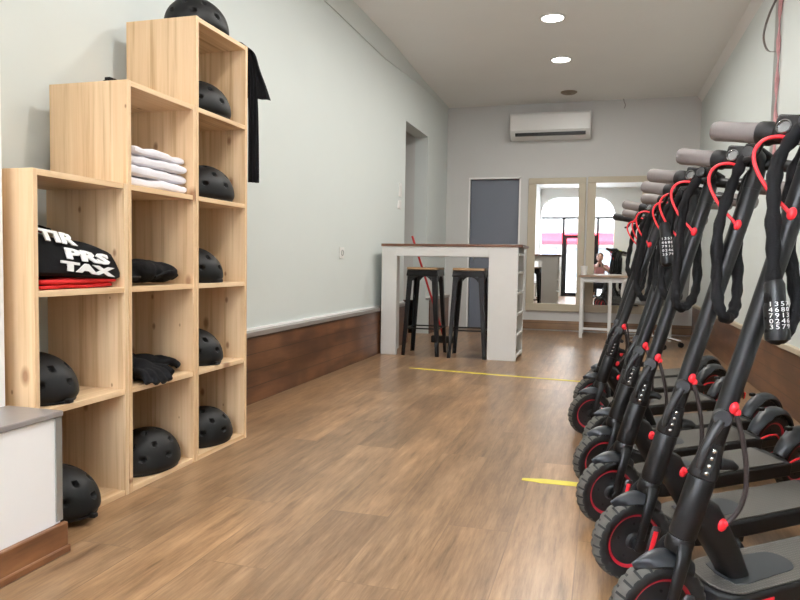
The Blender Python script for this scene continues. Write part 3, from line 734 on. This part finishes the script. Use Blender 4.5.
# ------------------------------------------------------------------ scooters
RAKE = R(13.8); WR = .108
def make_scooter():
    t = thing('kick_scooter', '', 'scooter', group='black electric kick scooters parked in a row')
    S = []   # steered parts (built in the steering frame: z along the steering axis, x forward, origin on the axle)
    def st(mb, name, mats, parent=None, **kw):
        o = mb.build(name, mats, parent or t, **kw)
        if parent is None: S.append(o)
        return o
    # --- wheels
    def wheel(build, z0=0, x0=0):
        hub = MB(); hub.mi = 0
        hub.lathe([(.0005, -.020), (.018, -.020), (.022, -.012), (.066, -.010), (.072, -.014), (.072, .014), (.066, .010), (.022, .012), (.018, .020), (.0005, .020)], 'y', (x0, 0, z0), 40)
        h = build(hub, M['hub'])
        for sy in (-1, 1):
            rg = MB(); rg.lathe([(.0640, sy*.0110), (.0700, sy*.0158), (.0740, sy*.0150), (.0705, sy*.009)], 'y', (x0, 0, z0), 48, closed=True)
            rg.build('rim_stripe', M['red_ring'], h)
            for k in range(5):
                a = 2*pi*k/5; bm_ = MB(); bm_.lathe([(.0005, sy*.0105), (.0035, sy*.0105), (.0035, sy*.0125), (.0005, sy*.0125)], 'y', (x0+.045*cos(a), 0, z0+.045*sin(a)), 8); bm_.build('bolt', M['blk_matte'], h)
        ty = MB(); seg = 120
        prof = [(.072, -.016), (.080, -.021), (.092, -.0225), (.100, -.0195), (.1055, -.012), (.108, 0), (.1055, .012), (.100, .0195), (.092, .0225), (.080, .021), (.072, .016)]
        rings_ = []
        for j, (r, y) in enumerate(prof):
            row = []
            for k in range(seg):
                a = 2*pi*k/seg; q = r
                if r > .098:
                    ph = (k+(2 if y > 0 else 0)) % 5
                    if ph in (0, 1) and abs(y) > .003: q -= .003
                if abs(y) < .001 and True: q -= .001
                row.append(ty.bm.verts.new((x0+q*cos(a), y, z0+q*sin(a))))
            rings_.append(row)
        for j in range(len(prof)-1):
            for k in range(seg):
                f = ty.bm.faces.new((rings_[j][k], rings_[j][(k+1) % seg], rings_[j+1][(k+1) % seg], rings_[j+1][k]))
                ph = (k) % 5; yy = (prof[j][1]+prof[j+1][1])/2; gk = (k+(2 if yy > 0 else 0)) % 5; f.material_index = 1 if (3 <= j <= 6 and not (gk == 0 and j in (3, 4, 5, 6))) else 0
        for k in range(seg): ty.bm.faces.new((rings_[0][k], rings_[-1][k], rings_[-1][(k+1) % seg], rings_[0][(k+1) % seg]))
        ty.build('tyre', [M['rubber'], M['tread']], h)
        return h
    wheel(lambda mb, m: st(mb, 'front_wheel', m))
    # --- fork: crown plus two blades
    fk = MB()
    fk.lathe([(.0005, .126), (.024, .126), (.0275, .133), (.0275, .152), (.026, .157), (.0005, .157)], 'z', seg=28)
    for sy in (-1, 1):
        pts = smooth_path([(.0, sy*.012, .150), (.004, sy*.028, .128), (.008, sy*.037, .095), (.006, sy*.039, .05), (0, sy*.038, -.012)], 6)
        fk.tube(pts, lambda k: .0185-.0075*k, 14, flat=.62, up=(0, 1, 0))
        fk.lathe([(.0005, sy*.030), (.017, sy*.030), (.017, sy*.045), (.013, sy*.048), (.0005, sy*.048)], 'y', (0, 0, 0), 20)
    fk.build('fork', M['blk'], t); S.append(t_last())
    for sy in (-1, 1):
        q = MB(); q.tube([(-.030, sy*.046, -.030), (-.030, sy*.047, -.022), (-.024, sy*.047, .052), (-.024, sy*.046, .060)], lambda k: .0135 if .2 < k < .8 else .009, 14, flat=.5, up=(0, 1, 0))
        rf = st(q, 'fork_cover', M['hub']); q = MB(); q.tube([(-.027, sy*.053, -.022), (-.021, sy*.053, .050)], .0068, 10, flat=.45, up=(0, 1, 0)); q.build('reflector', M['red'], rf)
    # --- front fender: shell following the wheel forward
    fd = MB(); rg = []
    for i in range(17):
        a = R(112-70*i/16)      # from above the axle to the front
        k = i/16; w = .033*max(.12, 1-max(0, (k-.35)/.65)**2)*(.75+.25*min(1, k*4)); rad = .120+.004*sin(pi*k)+.004*k
        row = []
        for j in range(9):
            u = j/8*2-1; rr = rad-.020*abs(u)**2.4
            row.append(Vector((rr*cos(a), w*u, rr*sin(a))))
        for j in range(8, -1, -1):
            u = j/8*2-1; rr = rad-.003-.020*abs(u)**2.4
            row.append(Vector((rr*cos(a), w*u*.95, rr*sin(a))))
        rg.append(row)
    fd.rings(rg); st(fd, 'front_fender', M['fender'])
    # --- stem parts on the steering axis
    st(MB().lathe([(.0005, .1585), (.0255, .1585), (.0268, .162), (.0268, .280), (.0255, .284), (.0005, .284)], 'z', seg=32), 'head_tube', M['blk'])
    hg = MB(); hg.lathe([(.0005, .284), (.0262, .285), (.0275, .290), (.0275, .304), (.024, .318), (.0205, .36), (.0005, .36)], 'z', seg=28)
    hg.box(-.028, .028, -.010, .010, .292, .350, Matrix.Rotation(R(35), 4, 'Z')).tube([(-.018, .016, .322), (-.034, .032, .326), (-.042, .040, .322)], lambda k: .013-.006*k, 10)
    h = st(hg, 'folding_hinge', M['blk_matte'], bevel=.002)
    for z in (.303, .318, .334, .349):
        MB().ball((.0230, .0162, z-.003), .0048, .0048, .0048, 10, 8).build('bolt', M['chrome'], h)
    stm = MB(); stm.tube([(0, 0, .345), (0, 0, .60), (0, 0, .93)], lambda k: .0192+.001*k, 28); st(stm, 'stem', M['blk'])
    lt = MB(); lt.tube(smooth_path([(.028, .002, .305), (.036, .004, .335), (.031, .006, .370), (.019, .008, .405)], 5), lambda k: .0065+.0035*k, 10)
    lt.tube([(.012, .005, .412), (.021, .010, .412), (.024, .012, .412)], lambda k: .0195-.003*k, 20)
    st(lt, 'folding_latch', M['hub'])
    hd = MB(); hd.tube(smooth_path([(0, 0, .92), (.002, 0, .955), (.012, 0, .985), (.045, 0, 1.000), (.070, 0, .992)], 5), lambda k: .0212-.004*k, 20)
    h = st(hd, 'stem_head', M['blk'])
    MB().lathe([(.0005, .066), (.014, .066), (.013, .076), (.0005, .079)], 'x', (0, 0, .992), 18).build('headlight', M['hub'], h)
    MB().box(-.028, .045, -.020, .020, 1.003, 1.013).build('display', M['blk_matte'], h, bevel=.004)
    # --- handlebar
    L = .985
    hb = MB(); hb.tube([(0, -.13, L), (0, .13, L)], .0145, 20); st(hb, 'handlebar', M['blk'])
    for sy in (-1, 1):
        g = MB(); g.lathe([(.0005, sy*.118), (.0195, sy*.119), (.0215, sy*.124), (.0205, sy*.165), (.0215, sy*.208), (.0185, sy*.216), (.0005, sy*.217)], 'y', (0, 0, L), 24)
        st(g, 'grip', M['grip'])
    th = MB(); th.lathe([(.0005, -.117), (.023, -.117), (.0245, -.112), (.0245, -.093), (.021, -.088), (.0195, -.070), (.0165, -.062), (.0005, -.062)], 'y', (0, 0, L), 24)
    th.tube(smooth_path([(0, -.105, L-.02), (-.012, -.118, L-.045), (-.02, -.14, L-.052)], 4), .006, 8)
    st(th, 'throttle', M['blk_matte'])
    pd = MB(); pd.box(-.012, .027, -.080, -.030, L-.018, L+.034)
    pod = st(pd, 'lamp_pod', M['blk_matte'], bevel=.006)
    MB().lathe([(.0005, .027), (.0150, .027), (.0150, .033), (.0125, .035), (.0115, .031), (.0005, .032)], 'x', (0, -.057, L+.006), 24).build('lens', M['lens'], pod)
    cl = MB(); cl.lathe([(.0005, .085), (.0185, .085), (.0185, .112), (.0005, .112)], 'y', (0, 0, L), 20); clo = st(cl, 'brake_clamp', M['blk_matte'])
    MB().tube(smooth_path([(.015, .09, L), (.042, .105, L-.004), (.050, .15, L-.006), (.046, .20, L-.008), (.05, .218, L-.010)], 5), .0055, 8, flat=.7).build('brake_lever', M['blk'], clo)
    # --- red cable loop at the front of the stem
    cb = MB(); cb.tube(smooth_path([(.030, -.030, L-.020), (.044, -.052, L-.018), (.055, -.074, L-.030), (.058, -.083, L-.055), (.052, -.073, L-.085), (.040, -.042, L-.122), (.026, -.006, L-.150), (.021, .004, L-.160)], 8), .0038, 10)
    rc = st(cb, 'brake_cable', M['red'])
    MB().tube([(.018, -.014, L-.020), (.031, -.031, L-.020)], .0046, 8).build('cable_tip', M['white_plastic'], rc)
    gr = MB(); gr.ball((.018, .006, L-.158), .009, .009, .013, 14, 10); st(gr, 'cable_plug', M['red'])
    gr = MB(); gr.ball((.005, .017, .438), .011, .009, .013, 14, 10).ball((-.002, .023, .430), .007, .007, .009, 12, 8); st(gr, 'cable_plug', M['red'])
    # place the steered parts
    for o in S: o['_st'] = 1 if o.name.split('.')[0] in ('front_wheel', 'fork', 'fork_cover', 'front_fender') else 2
    # --- body (unsteered, scooter frame: x forward, y left, z up from the ground)
    nk = MB(); rg = []
    for k, (x, z, w, hgt) in enumerate(((-.055, .325, .020, .026), (-.085, .305, .027, .034), (-.13, .252, .027, .032), (-.175, .195, .026, .030), (-.205, .150, .027, .032))):
        d = Vector((-.65, 0, -.76)); n_ = Vector((-.76, 0, .65)) if k < 4 else Vector((-1, 0, 0))
        row = []
        for j in range(16):
            a = 2*pi*j/16; ca, sa = cos(a), sin(a)
            row.append(Vector((x, 0, z))+Vector((0, 1, 0))*w*(abs(ca)**.6)*(1 if ca > 0 else -1)+n_*hgt*(abs(sa)**.6)*(1 if sa > 0 else -1))
        rg.append(row)
    nk.rings(rg); nk.build('neck', M['blk_matte'], t)
    pl = MB(); pl.ball((-.114, .027, .288), .012, .008, .014, 14, 10).ball((-.116, .033, .294), .007, .006, .007, 10, 8); pl.build('cable_plug', M['red'], t)
    cl = MB(); cl.tube(smooth_path([(-.106, .024, .520), (-.116, .036, .48), (-.134, .042, .42), (-.142, .044, .365), (-.134, .041, .322), (-.118, .034, .295)], 7), lambda k: .0052, 10); cl.build('lower_cable', M['cable'], t)
    # deck outline
    def outline(x0, x1, w, rad, n=8):
        P = []
        for k in range(n+1): a = pi/2*k/n; P.append((x1-rad+rad*sin(a)*1.0, -w+rad-rad*cos(a)))
        for k in range(n+1): a = pi/2*k/n; P.append((x1-rad+rad*cos(a), w-rad+rad*sin(a)))
        P += [(x0, w), (x0, -w)]; return P
    MB().prism(outline(-.735, -.105, .074, .066), 'z', .098, .146).build('deck', M['blk_matte'], t, bevel=.006)
    MB().prism(outline(-.70, -.118, .066, .058), 'z', .146, .1515).build('deck_mat', M['mat'], t, bevel=.002)
    pdm = [(-.335+.038*cos(a), .038*sin(a)) for a in [pi/2+pi*k/12 for k in range(13)]]+[(-.20, -.046), (-.17, -.040), (-.16, 0), (-.17, .040), (-.20, .046)]
    MB().prism(pdm, 'z', .1515, .1535).build('deck_pad', M['pad'], t, bevel=.0008)
    for sy in (-1, 1): MB().box(-.245, -.205, sy*.0745-.002, sy*.0745+.002, .108, .132).build('side_reflector', M['red'], t, bevel=.003)
    # rear end
    wheel(lambda mb, m: mb.build('rear_wheel', m, t), WR, -.864)
    rb = MB()
    for sy in (-1, 1): rb.box(-.880, -.70, sy*.042-.006, sy*.042+.006, .092, .130)
    rb.box(-.745, -.70, -.05, .05, .094, .145); rb.build('rear_bracket', M['blk'], t, bevel=.005)
    rf = MB(); rg = []
    for i in range(23):
        k = i/22; a = R(25+150*k)  # front to back over the rear wheel
        rad = .128+.006*sin(pi*k); w = .036*(1-.25*k**3)*(.72+.28*min(1, k*3)); row = []
        cx = -.864
        for j in range(9):
            u = j/8*2-1; q = rad-.018*abs(u)**2.2; row.append(Vector((cx+q*cos(a), w*u, WR+q*sin(a)-(.012*(1-k) if k < .3 else 0))))
        for j in range(8, -1, -1):
            u = j/8*2-1; q = rad-.003-.018*abs(u)**2.2; row.append(Vector((cx+q*cos(a), w*u*.95, WR+q*sin(a)-(.012*(1-k) if k < .3 else 0))))
        rg.append(row)
    rf.rings(rg); fo = rf.build('rear_fender', M['fender'], t)
    MB().box(-.800, -.775, -.008, .008, .232, .246).build('hook', M['blk_matte'], fo, bevel=.003)
    MB().box(-1.001, -.992, -.016, .016, .115, .150).build('tail_light', M['red'], fo, bevel=.003)
    MB().tube(smooth_path([(-.72, .055, .125), (-.76, .062, .150), (-.82, .058, .150), (-.862, .048, .125)], 5), .0035, 8).build('rear_cable', M['red'], t)
    ks = MB(); ks.tube(smooth_path([(-.30, .060, .10), (-.30, .085, .085), (-.325, .118, .026)], 5), .0065, 10); ks.ball((-.327, .12, .024), .010, .010, .007, 10, 6); ks.box(-.325, -.275, .045, .072, .085, .100)
    ks.build('kickstand', M['blk'], t)
    return t
def t_last(): return list(C.objects)[-1]
def steer(root, st, sf):
    B = Matrix.Translation((0, 0, WR)) @ Matrix.Rotation(-RAKE, 4, 'Y')
    for o in C.objects:
        if o.parent == root and o.get('_st'): o.matrix_basis = B @ Matrix.Rotation(sf if o['_st'] == 1 else st, 4, 'Z')
poses = [(.118, 1.463, 8.0, 12.5, 220.5), (.081, 1.823, 8.4, 13.0, 220.8), (.031, 2.192, 8.1, 11.0, 220.9), (.006, 2.540, 9.6, 8.8, 220.6),
         (.033, 2.870, 7.2, 1.0, 219.6), (-.048, 3.337, 10.5, 10.8, 219.8), (-.043, 3.800, 10.2, 5.0, 220.2), (.002, 4.156, 5.5, 18.0, 221.5)]
labs = ['black electric kick scooter nearest the camera, its front wheel cut by the lower edge', 'black electric kick scooter second from the camera in the row', 'black electric kick scooter third from the camera in the row',
        'black electric kick scooter fourth from the camera in the row', 'black electric kick scooter fifth from the camera in the row', 'black electric kick scooter sixth from the camera, third from the far end',
        'black electric kick scooter last but one at the far end of the row', 'black electric kick scooter farthest from the camera, last in the row']
sc0 = make_scooter(); scoots = []
for i, (x, y, ln, sa, hd) in enumerate(poses):
    s = sc0 if i == 0 else dup(sc0)
    s.location = (x, y, 0); s.rotation_euler = (R(-ln), 0, R(hd)); s['label'] = labs[i]; steer(s, R(sa), R(-11)); scoots.append(s)
def scoot_pt(i, s, f, l):
    x, y, ln, sa, hd = poses[i]
    Mw = Matrix.Translation((x, y, 0)) @ Euler((R(-ln), 0, R(hd))).to_matrix().to_4x4() @ Matrix.Translation((0, 0, WR)) @ Matrix.Rotation(-RAKE, 4, 'Y') @ Matrix.Rotation(R(sa), 4, 'Z')
    return Mw @ Vector((f, l, s))

for o in list(C.objects):
    if o.parent == scoots[7] and o.name.startswith('grip'):
        o.data = o.data.copy(); o.data.materials[0] = M['blk_matte']; o['label'] = 'black grip'

# ------------------------------------------------------------------ chain locks hanging on the handlebars
def lock(i, label, lat, pts, body=None, seed=0):
    """pts: world offsets from the stem top for the hanging loop; body = (start, end) fractions of the lock barrel"""
    T = scoot_pt(i, .985, 0, lat); top = scoot_pt(i, .985, 0, 0)
    t = thing('chain_lock', label, 'lock', T-Vector((0, 0, .02)), group='black sleeved chain locks on the handlebars')
    O = t.location
    ctr = [T+Vector((-.022, -.022, .008))-O, T+Vector((-.004, -.004, .034))-O, T+Vector((.016, .018, .008))-O]
    P = [top+Vector(p)-O for p in pts]
    path = smooth_path([ctr[1], ctr[0]]+P+[ctr[2]], 10, True)
    n = len(path); random.seed(seed)
    mb = MB(); ph = random.uniform(0, 6)
    mb.tube(path, lambda k: .0128+.0016*sin(k*150+ph)+.001*sin(k*67), 12, closed=True); mb.build('sleeve', M['sleeve'], t)
    if body:
        a, b = body; A, B = Vector(a)+top-O, Vector(b)+top-O; d = (B-A).normalized()
        side = Vector((1, .1, 0)); side = (side-d*side.dot(d)).normalized(); nn = side.cross(d)
        L_ = (B-A).length; rg = []
        for k, r in ((0, .014), (.08, .018), (.35, .018), (.42, .0215), (.78, .0215), (.82, .0225), (.93, .022), (1, .012)):
            rg.append([A+d*L_*k+(side*cos(2*pi*j/24)+nn*sin(2*pi*j/24))*r for j in range(24)])
        q = MB(); q.rings(rg); lb = q.build('lock_barrel', M['blk'], t)
        # white numerals on the dials
        q = MB(); front = nn if (nn.y < 0) else -nn
        for row in range(5):
            for col in range(4):
                ang = (col-1.5)*.48; dirv = front*cos(ang)+side*sin(ang); pos = A+d*L_*(.38+.088*row)+dirv*.0218
                up = -d; rt = up.cross(dirv)
                Mx = Matrix((rt, up, dirv)).transposed().to_4x4(); Mx.translation = pos
                q.text(str((row*3+col*2+1) % 10), Mx @ Matrix.Diagonal((1.15, .9, 1, 1)), .0135, .0006)
        q.build('dial_digits', M['digit'], lb, fix=False, smooth=False)
    return t
base = [(-.068, -.01, -.05), (-.084, -.025, -.16), (-.098, -.050, -.30), (-.086, -.082, -.365), (-.058, -.045, -.368), (-.040, .005, -.31), (-.036, .035, -.18), (-.028, .042, -.06)]
def vary(s, b=base, sc=1):
    random.seed(s); return [(x+random.uniform(-.008, .008), y+random.uniform(-.005, .005), z*sc) for x, y, z in b]
near = [(-.075, -.02, -.05), (-.085, -.05, -.14), (-.085, -.070, -.25), (-.085, -.078, -.34), (-.075, -.076, -.385), (-.035, -.04, -.33), (-.035, .03, -.22), (-.035, .045, -.08)]
lock(0, 'black chain lock with white numbered dials on the nearest scooter', -.02, near, ((-.083, -.073, -.275), (-.073, -.078, -.395)), 1)
lock(1, 'black chain lock hanging in a loop around the second nearest scooter stem', -.02, vary(2), None, 2)
lock(2, 'black chain lock hanging in a loop around the third nearest scooter stem', -.02, vary(3, sc=1.0), None, 3)
lock(3, 'black chain lock with white numbered dials on the fourth nearest scooter', -.02, vary(4), ((-.10, -.045, -.10), (-.085, -.06, -.25)), 4)
lock(4, 'black chain lock hanging on the fifth nearest scooter handlebar', -.02, vary(5, sc=.95), None, 5)
lock(5, 'black chain lock hanging on the sixth nearest scooter handlebar', -.02, vary(6, sc=1.05), None, 6)
lock(6, 'black chain lock hanging on the last but one scooter handlebar', -.02, vary(7), None, 7)
lock(7, 'black chain lock hanging on the farthest scooter handlebar', -.02, vary(8, sc=.9), None, 8)

# ------------------------------------------------------------------ photographer, seen only in the mirror
def skin_obj(name, verts, edges, radii, mat, parent, root=0, sub=2):
    me = bpy.data.meshes.new(name); me.from_pydata(verts, edges, []); o = bpy.data.objects.new(name, me); C.objects.link(o); o.parent = parent
    me.materials.append(mat)
    sk = o.modifiers.new('skin', 'SKIN'); sk.use_smooth_shade = True
    for i, v in enumerate(me.skin_vertices[0].data):
        r = radii[i]; v.radius = r if isinstance(r, tuple) else (r, r); v.use_root = (i == root)
    ss = o.modifiers.new('sub', 'SUBSURF'); ss.levels = sub; ss.render_levels = sub
    return o
PX = -.055
t = thing('person', 'person in a dusty pink top crouching with a phone, seen in the right mirror', 'person', (PX, -.55, 0))
hip, ch, sh, nk_, hd_ = (0, -.04, .34), (0, .02, .60), (0, .06, .78), (0, .09, .87), (0, .12, .99)
V = [hip, (0, -.01, .47), ch, sh, nk_, (0, .11, .93)]; E_ = [(0, 1), (1, 2), (2, 3), (3, 4), (4, 5)]; Rr = [(.13, .10), (.11, .09), (.13, .09), (.11, .07), .050, .052]
for s in (-1, 1):
    b = len(V)
    V += [(s*.17, .05, .77), (s*.24, .17, .62), (s*.09, .36, .76), (s*.055, .41, .79)]; Rr += [.055, .044, .031, .026]
    E_ += [(3, b), (b, b+1), (b+1, b+2), (b+2, b+3)]
    b = len(V)
    V += [(s*.10, .0, .33), (s*.17, .34, .40), (s*.14, .14, .10), (s*.14, .13, .055), (s*.15, .33, .035)]; Rr += [.085, .065, .042, .038, .035]
    E_ += [(0, b), (b, b+1), (b+1, b+2), (b+2, b+3), (b+3, b+4)]
skin_obj('body', V, E_, Rr, M['skin'], t)
skin_obj('top', [hip, (0, -.01, .47), ch, sh, (0, .075, .83), (-.17, .05, .77), (-.235, .16, .635), (.17, .05, .77), (.235, .16, .635)], [(0, 1), (1, 2), (2, 3), (3, 4), (3, 5), (5, 6), (3, 7), (7, 8)],
         [(.142, .112), (.125, .10), (.142, .10), (.122, .08), .062, .066, .056, .066, .056], M['pink'], t, 2)
tv = [(0, -.04, .34)]; te = []; tr = [(.145, .115)]
for s in (-1, 1):
    b = len(tv); tv += [(s*.10, .0, .33), (s*.17, .34, .40), (s*.145, .16, .14)]; tr += [.098, .078, .054]; te += [(0, b), (b, b+1), (b+1, b+2)]
skin_obj('trousers', tv, te, tr, M['jeans'], t)
for s in (-1, 1):
    MB().tube(smooth_path([(s*.14, .09, .045), (s*.145, .20, .045), (s*.15, .345, .032)], 5), lambda k: .048-.008*k, 14, flat=.8).build('shoe', M['blk_matte'], t)
hdm = MB(); hdm.ball((0, .12, .99), .074, .090, .112, 24, 18); hdm.ball((0, .175, .925), .040, .035, .030)     # skull and jaw
hdm.tube([(0, .205, 1.0), (0, .222, .975), (0, .212, .965)], .011, 8)
for s in (-1, 1): hdm.ball((s*.076, .115, .985), .010, .020, .030, 10, 8)
ho = hdm.build('head', M['skin'], t)
rm = ho.modifiers.new('r', 'REMESH'); rm.mode = 'VOXEL'; rm.voxel_size = .006; rm.use_smooth_shade = True
for s in (-1, 1):
    e = MB(); e.ball((s*.030, .199, .995), .011, .007, .007, 12, 8); e.build('eye', M['white_plastic'], t)
    e = MB(); e.ball((s*.030, .206, .995), .005, .003, .005, 10, 6); e.build('iris', M['hair'], t)
MB().tube([(-.022, .205, .940), (0, .211, .938), (.022, .205, .940)], .005, 8).build('mouth', M['pink'], t)
hr = MB(); hr.ball((0, .095, 1.035), .084, .095, .078, 24, 14); hr.ball((0, .055, .98), .080, .065, .085, 20, 12)
hro = hr.build('hair', M['hair'], t); rm = hro.modifiers.new('r', 'REMESH'); rm.mode = 'VOXEL'; rm.voxel_size = .008; rm.use_smooth_shade = True
for s in (-1, 1):
    base_ = Vector((s*.050, .425, .80))
    pv = [tuple(base_+Vector((0, 0, 0)))]; pe = []; pr_ = [(.024, .014)]
    pv.append(tuple(base_+Vector((0, .03, .01)))); pe.append((0, 1)); pr_.append((.026, .013))
    for k in range(4):
        b = len(pv); L_ = (.026, .030, .028, .022)[k]; z = .026-.017*k
        pv += [tuple(base_+Vector((0, .055, z))), tuple(base_+Vector((-s*.012, .055+L_, z))), tuple(base_+Vector((-s*.034, .062+L_*.7, z)))]
        pe += [(1, b), (b, b+1), (b+1, b+2)]; pr_ += [.009, .0085, .0075]
    b = len(pv); pv += [tuple(base_+Vector((-s*.010, .012, .024))), tuple(base_+Vector((-s*.024, .034, .034)))]; pe += [(0, b), (b, b+1)]; pr_ += [.010, .008]
    skin_obj('hand', pv, pe, pr_, M['skin'], t)
ph = thing('phone', 'dark phone held up by the crouching person in the mirror', 'phone', (-.045, -.055, .80))
MB().box(-.058, .058, -.004, .004, -.038, .038).build('body', M['blk_matte'], ph, bevel=.003)
MB().lathe([(.0005, .004), (.008, .004), (.008, .006), (.0005, .006)], 'y', (.043, 0, .02), 14).build('lens', M['chrome'], ph)

t = thing('tall_bag', 'tall black bag with a yellow-green top, seen in the right mirror beside the person', 'bag', (.36, -.55, 0))
MB().tube([(0, 0, 0), (0, 0, .05), (0, 0, .55), (0, 0, .98), (0, 0, 1.05)], lambda k: .13 if k < .8 else .10, 20, flat=.8).build('body', M['fabric_blk'], t, bevel=.01)
MB().ball((0, 0, 1.10), .115, .10, .085, 20, 12).build('top', M['hivis'], t)

# ------------------------------------------------------------------ light
w = bpy.data.worlds.new('sky'); SC.world = w; w.use_nodes = True; t = w.node_tree
bg = t.nodes['Background']; tc = nd(t, 'ShaderNodeTexCoord'); sp = nd(t, 'ShaderNodeSeparateXYZ'); lk(t, tc.outputs['Generated'], sp.inputs[0])
c = ramp(t, mathn(t, 'ADD', mathn(t, 'MULTIPLY', sp.outputs[2], .5), .5), [(.45, (.45, .45, .44)), (.52, (.95, .97, 1.0)), (1.0, (.72, .84, 1.0))])
lk(t, c, bg.inputs[0]); bg.inputs[1].default_value = 26.0
l = bpy.data.lights.new('window_portal', 'AREA'); l.shape = 'RECTANGLE'; l.size = 1.8; l.size_y = 2.5; l.cycles.is_portal = True
o = bpy.data.objects.new('window_portal', l); C.objects.link(o); o.location = (-.64, YF-.22, 1.25); o.rotation_euler = (R(90), 0, 0)

vs = SC.view_settings; SC.display_settings.display_device = 'sRGB'; vs.view_transform = 'Standard'; vs.look = 'None'; vs.exposure = -0.08; vs.gamma = 1; vs.use_curve_mapping = False
SC.cycles.max_bounces = 10; SC.cycles.diffuse_bounces = 6
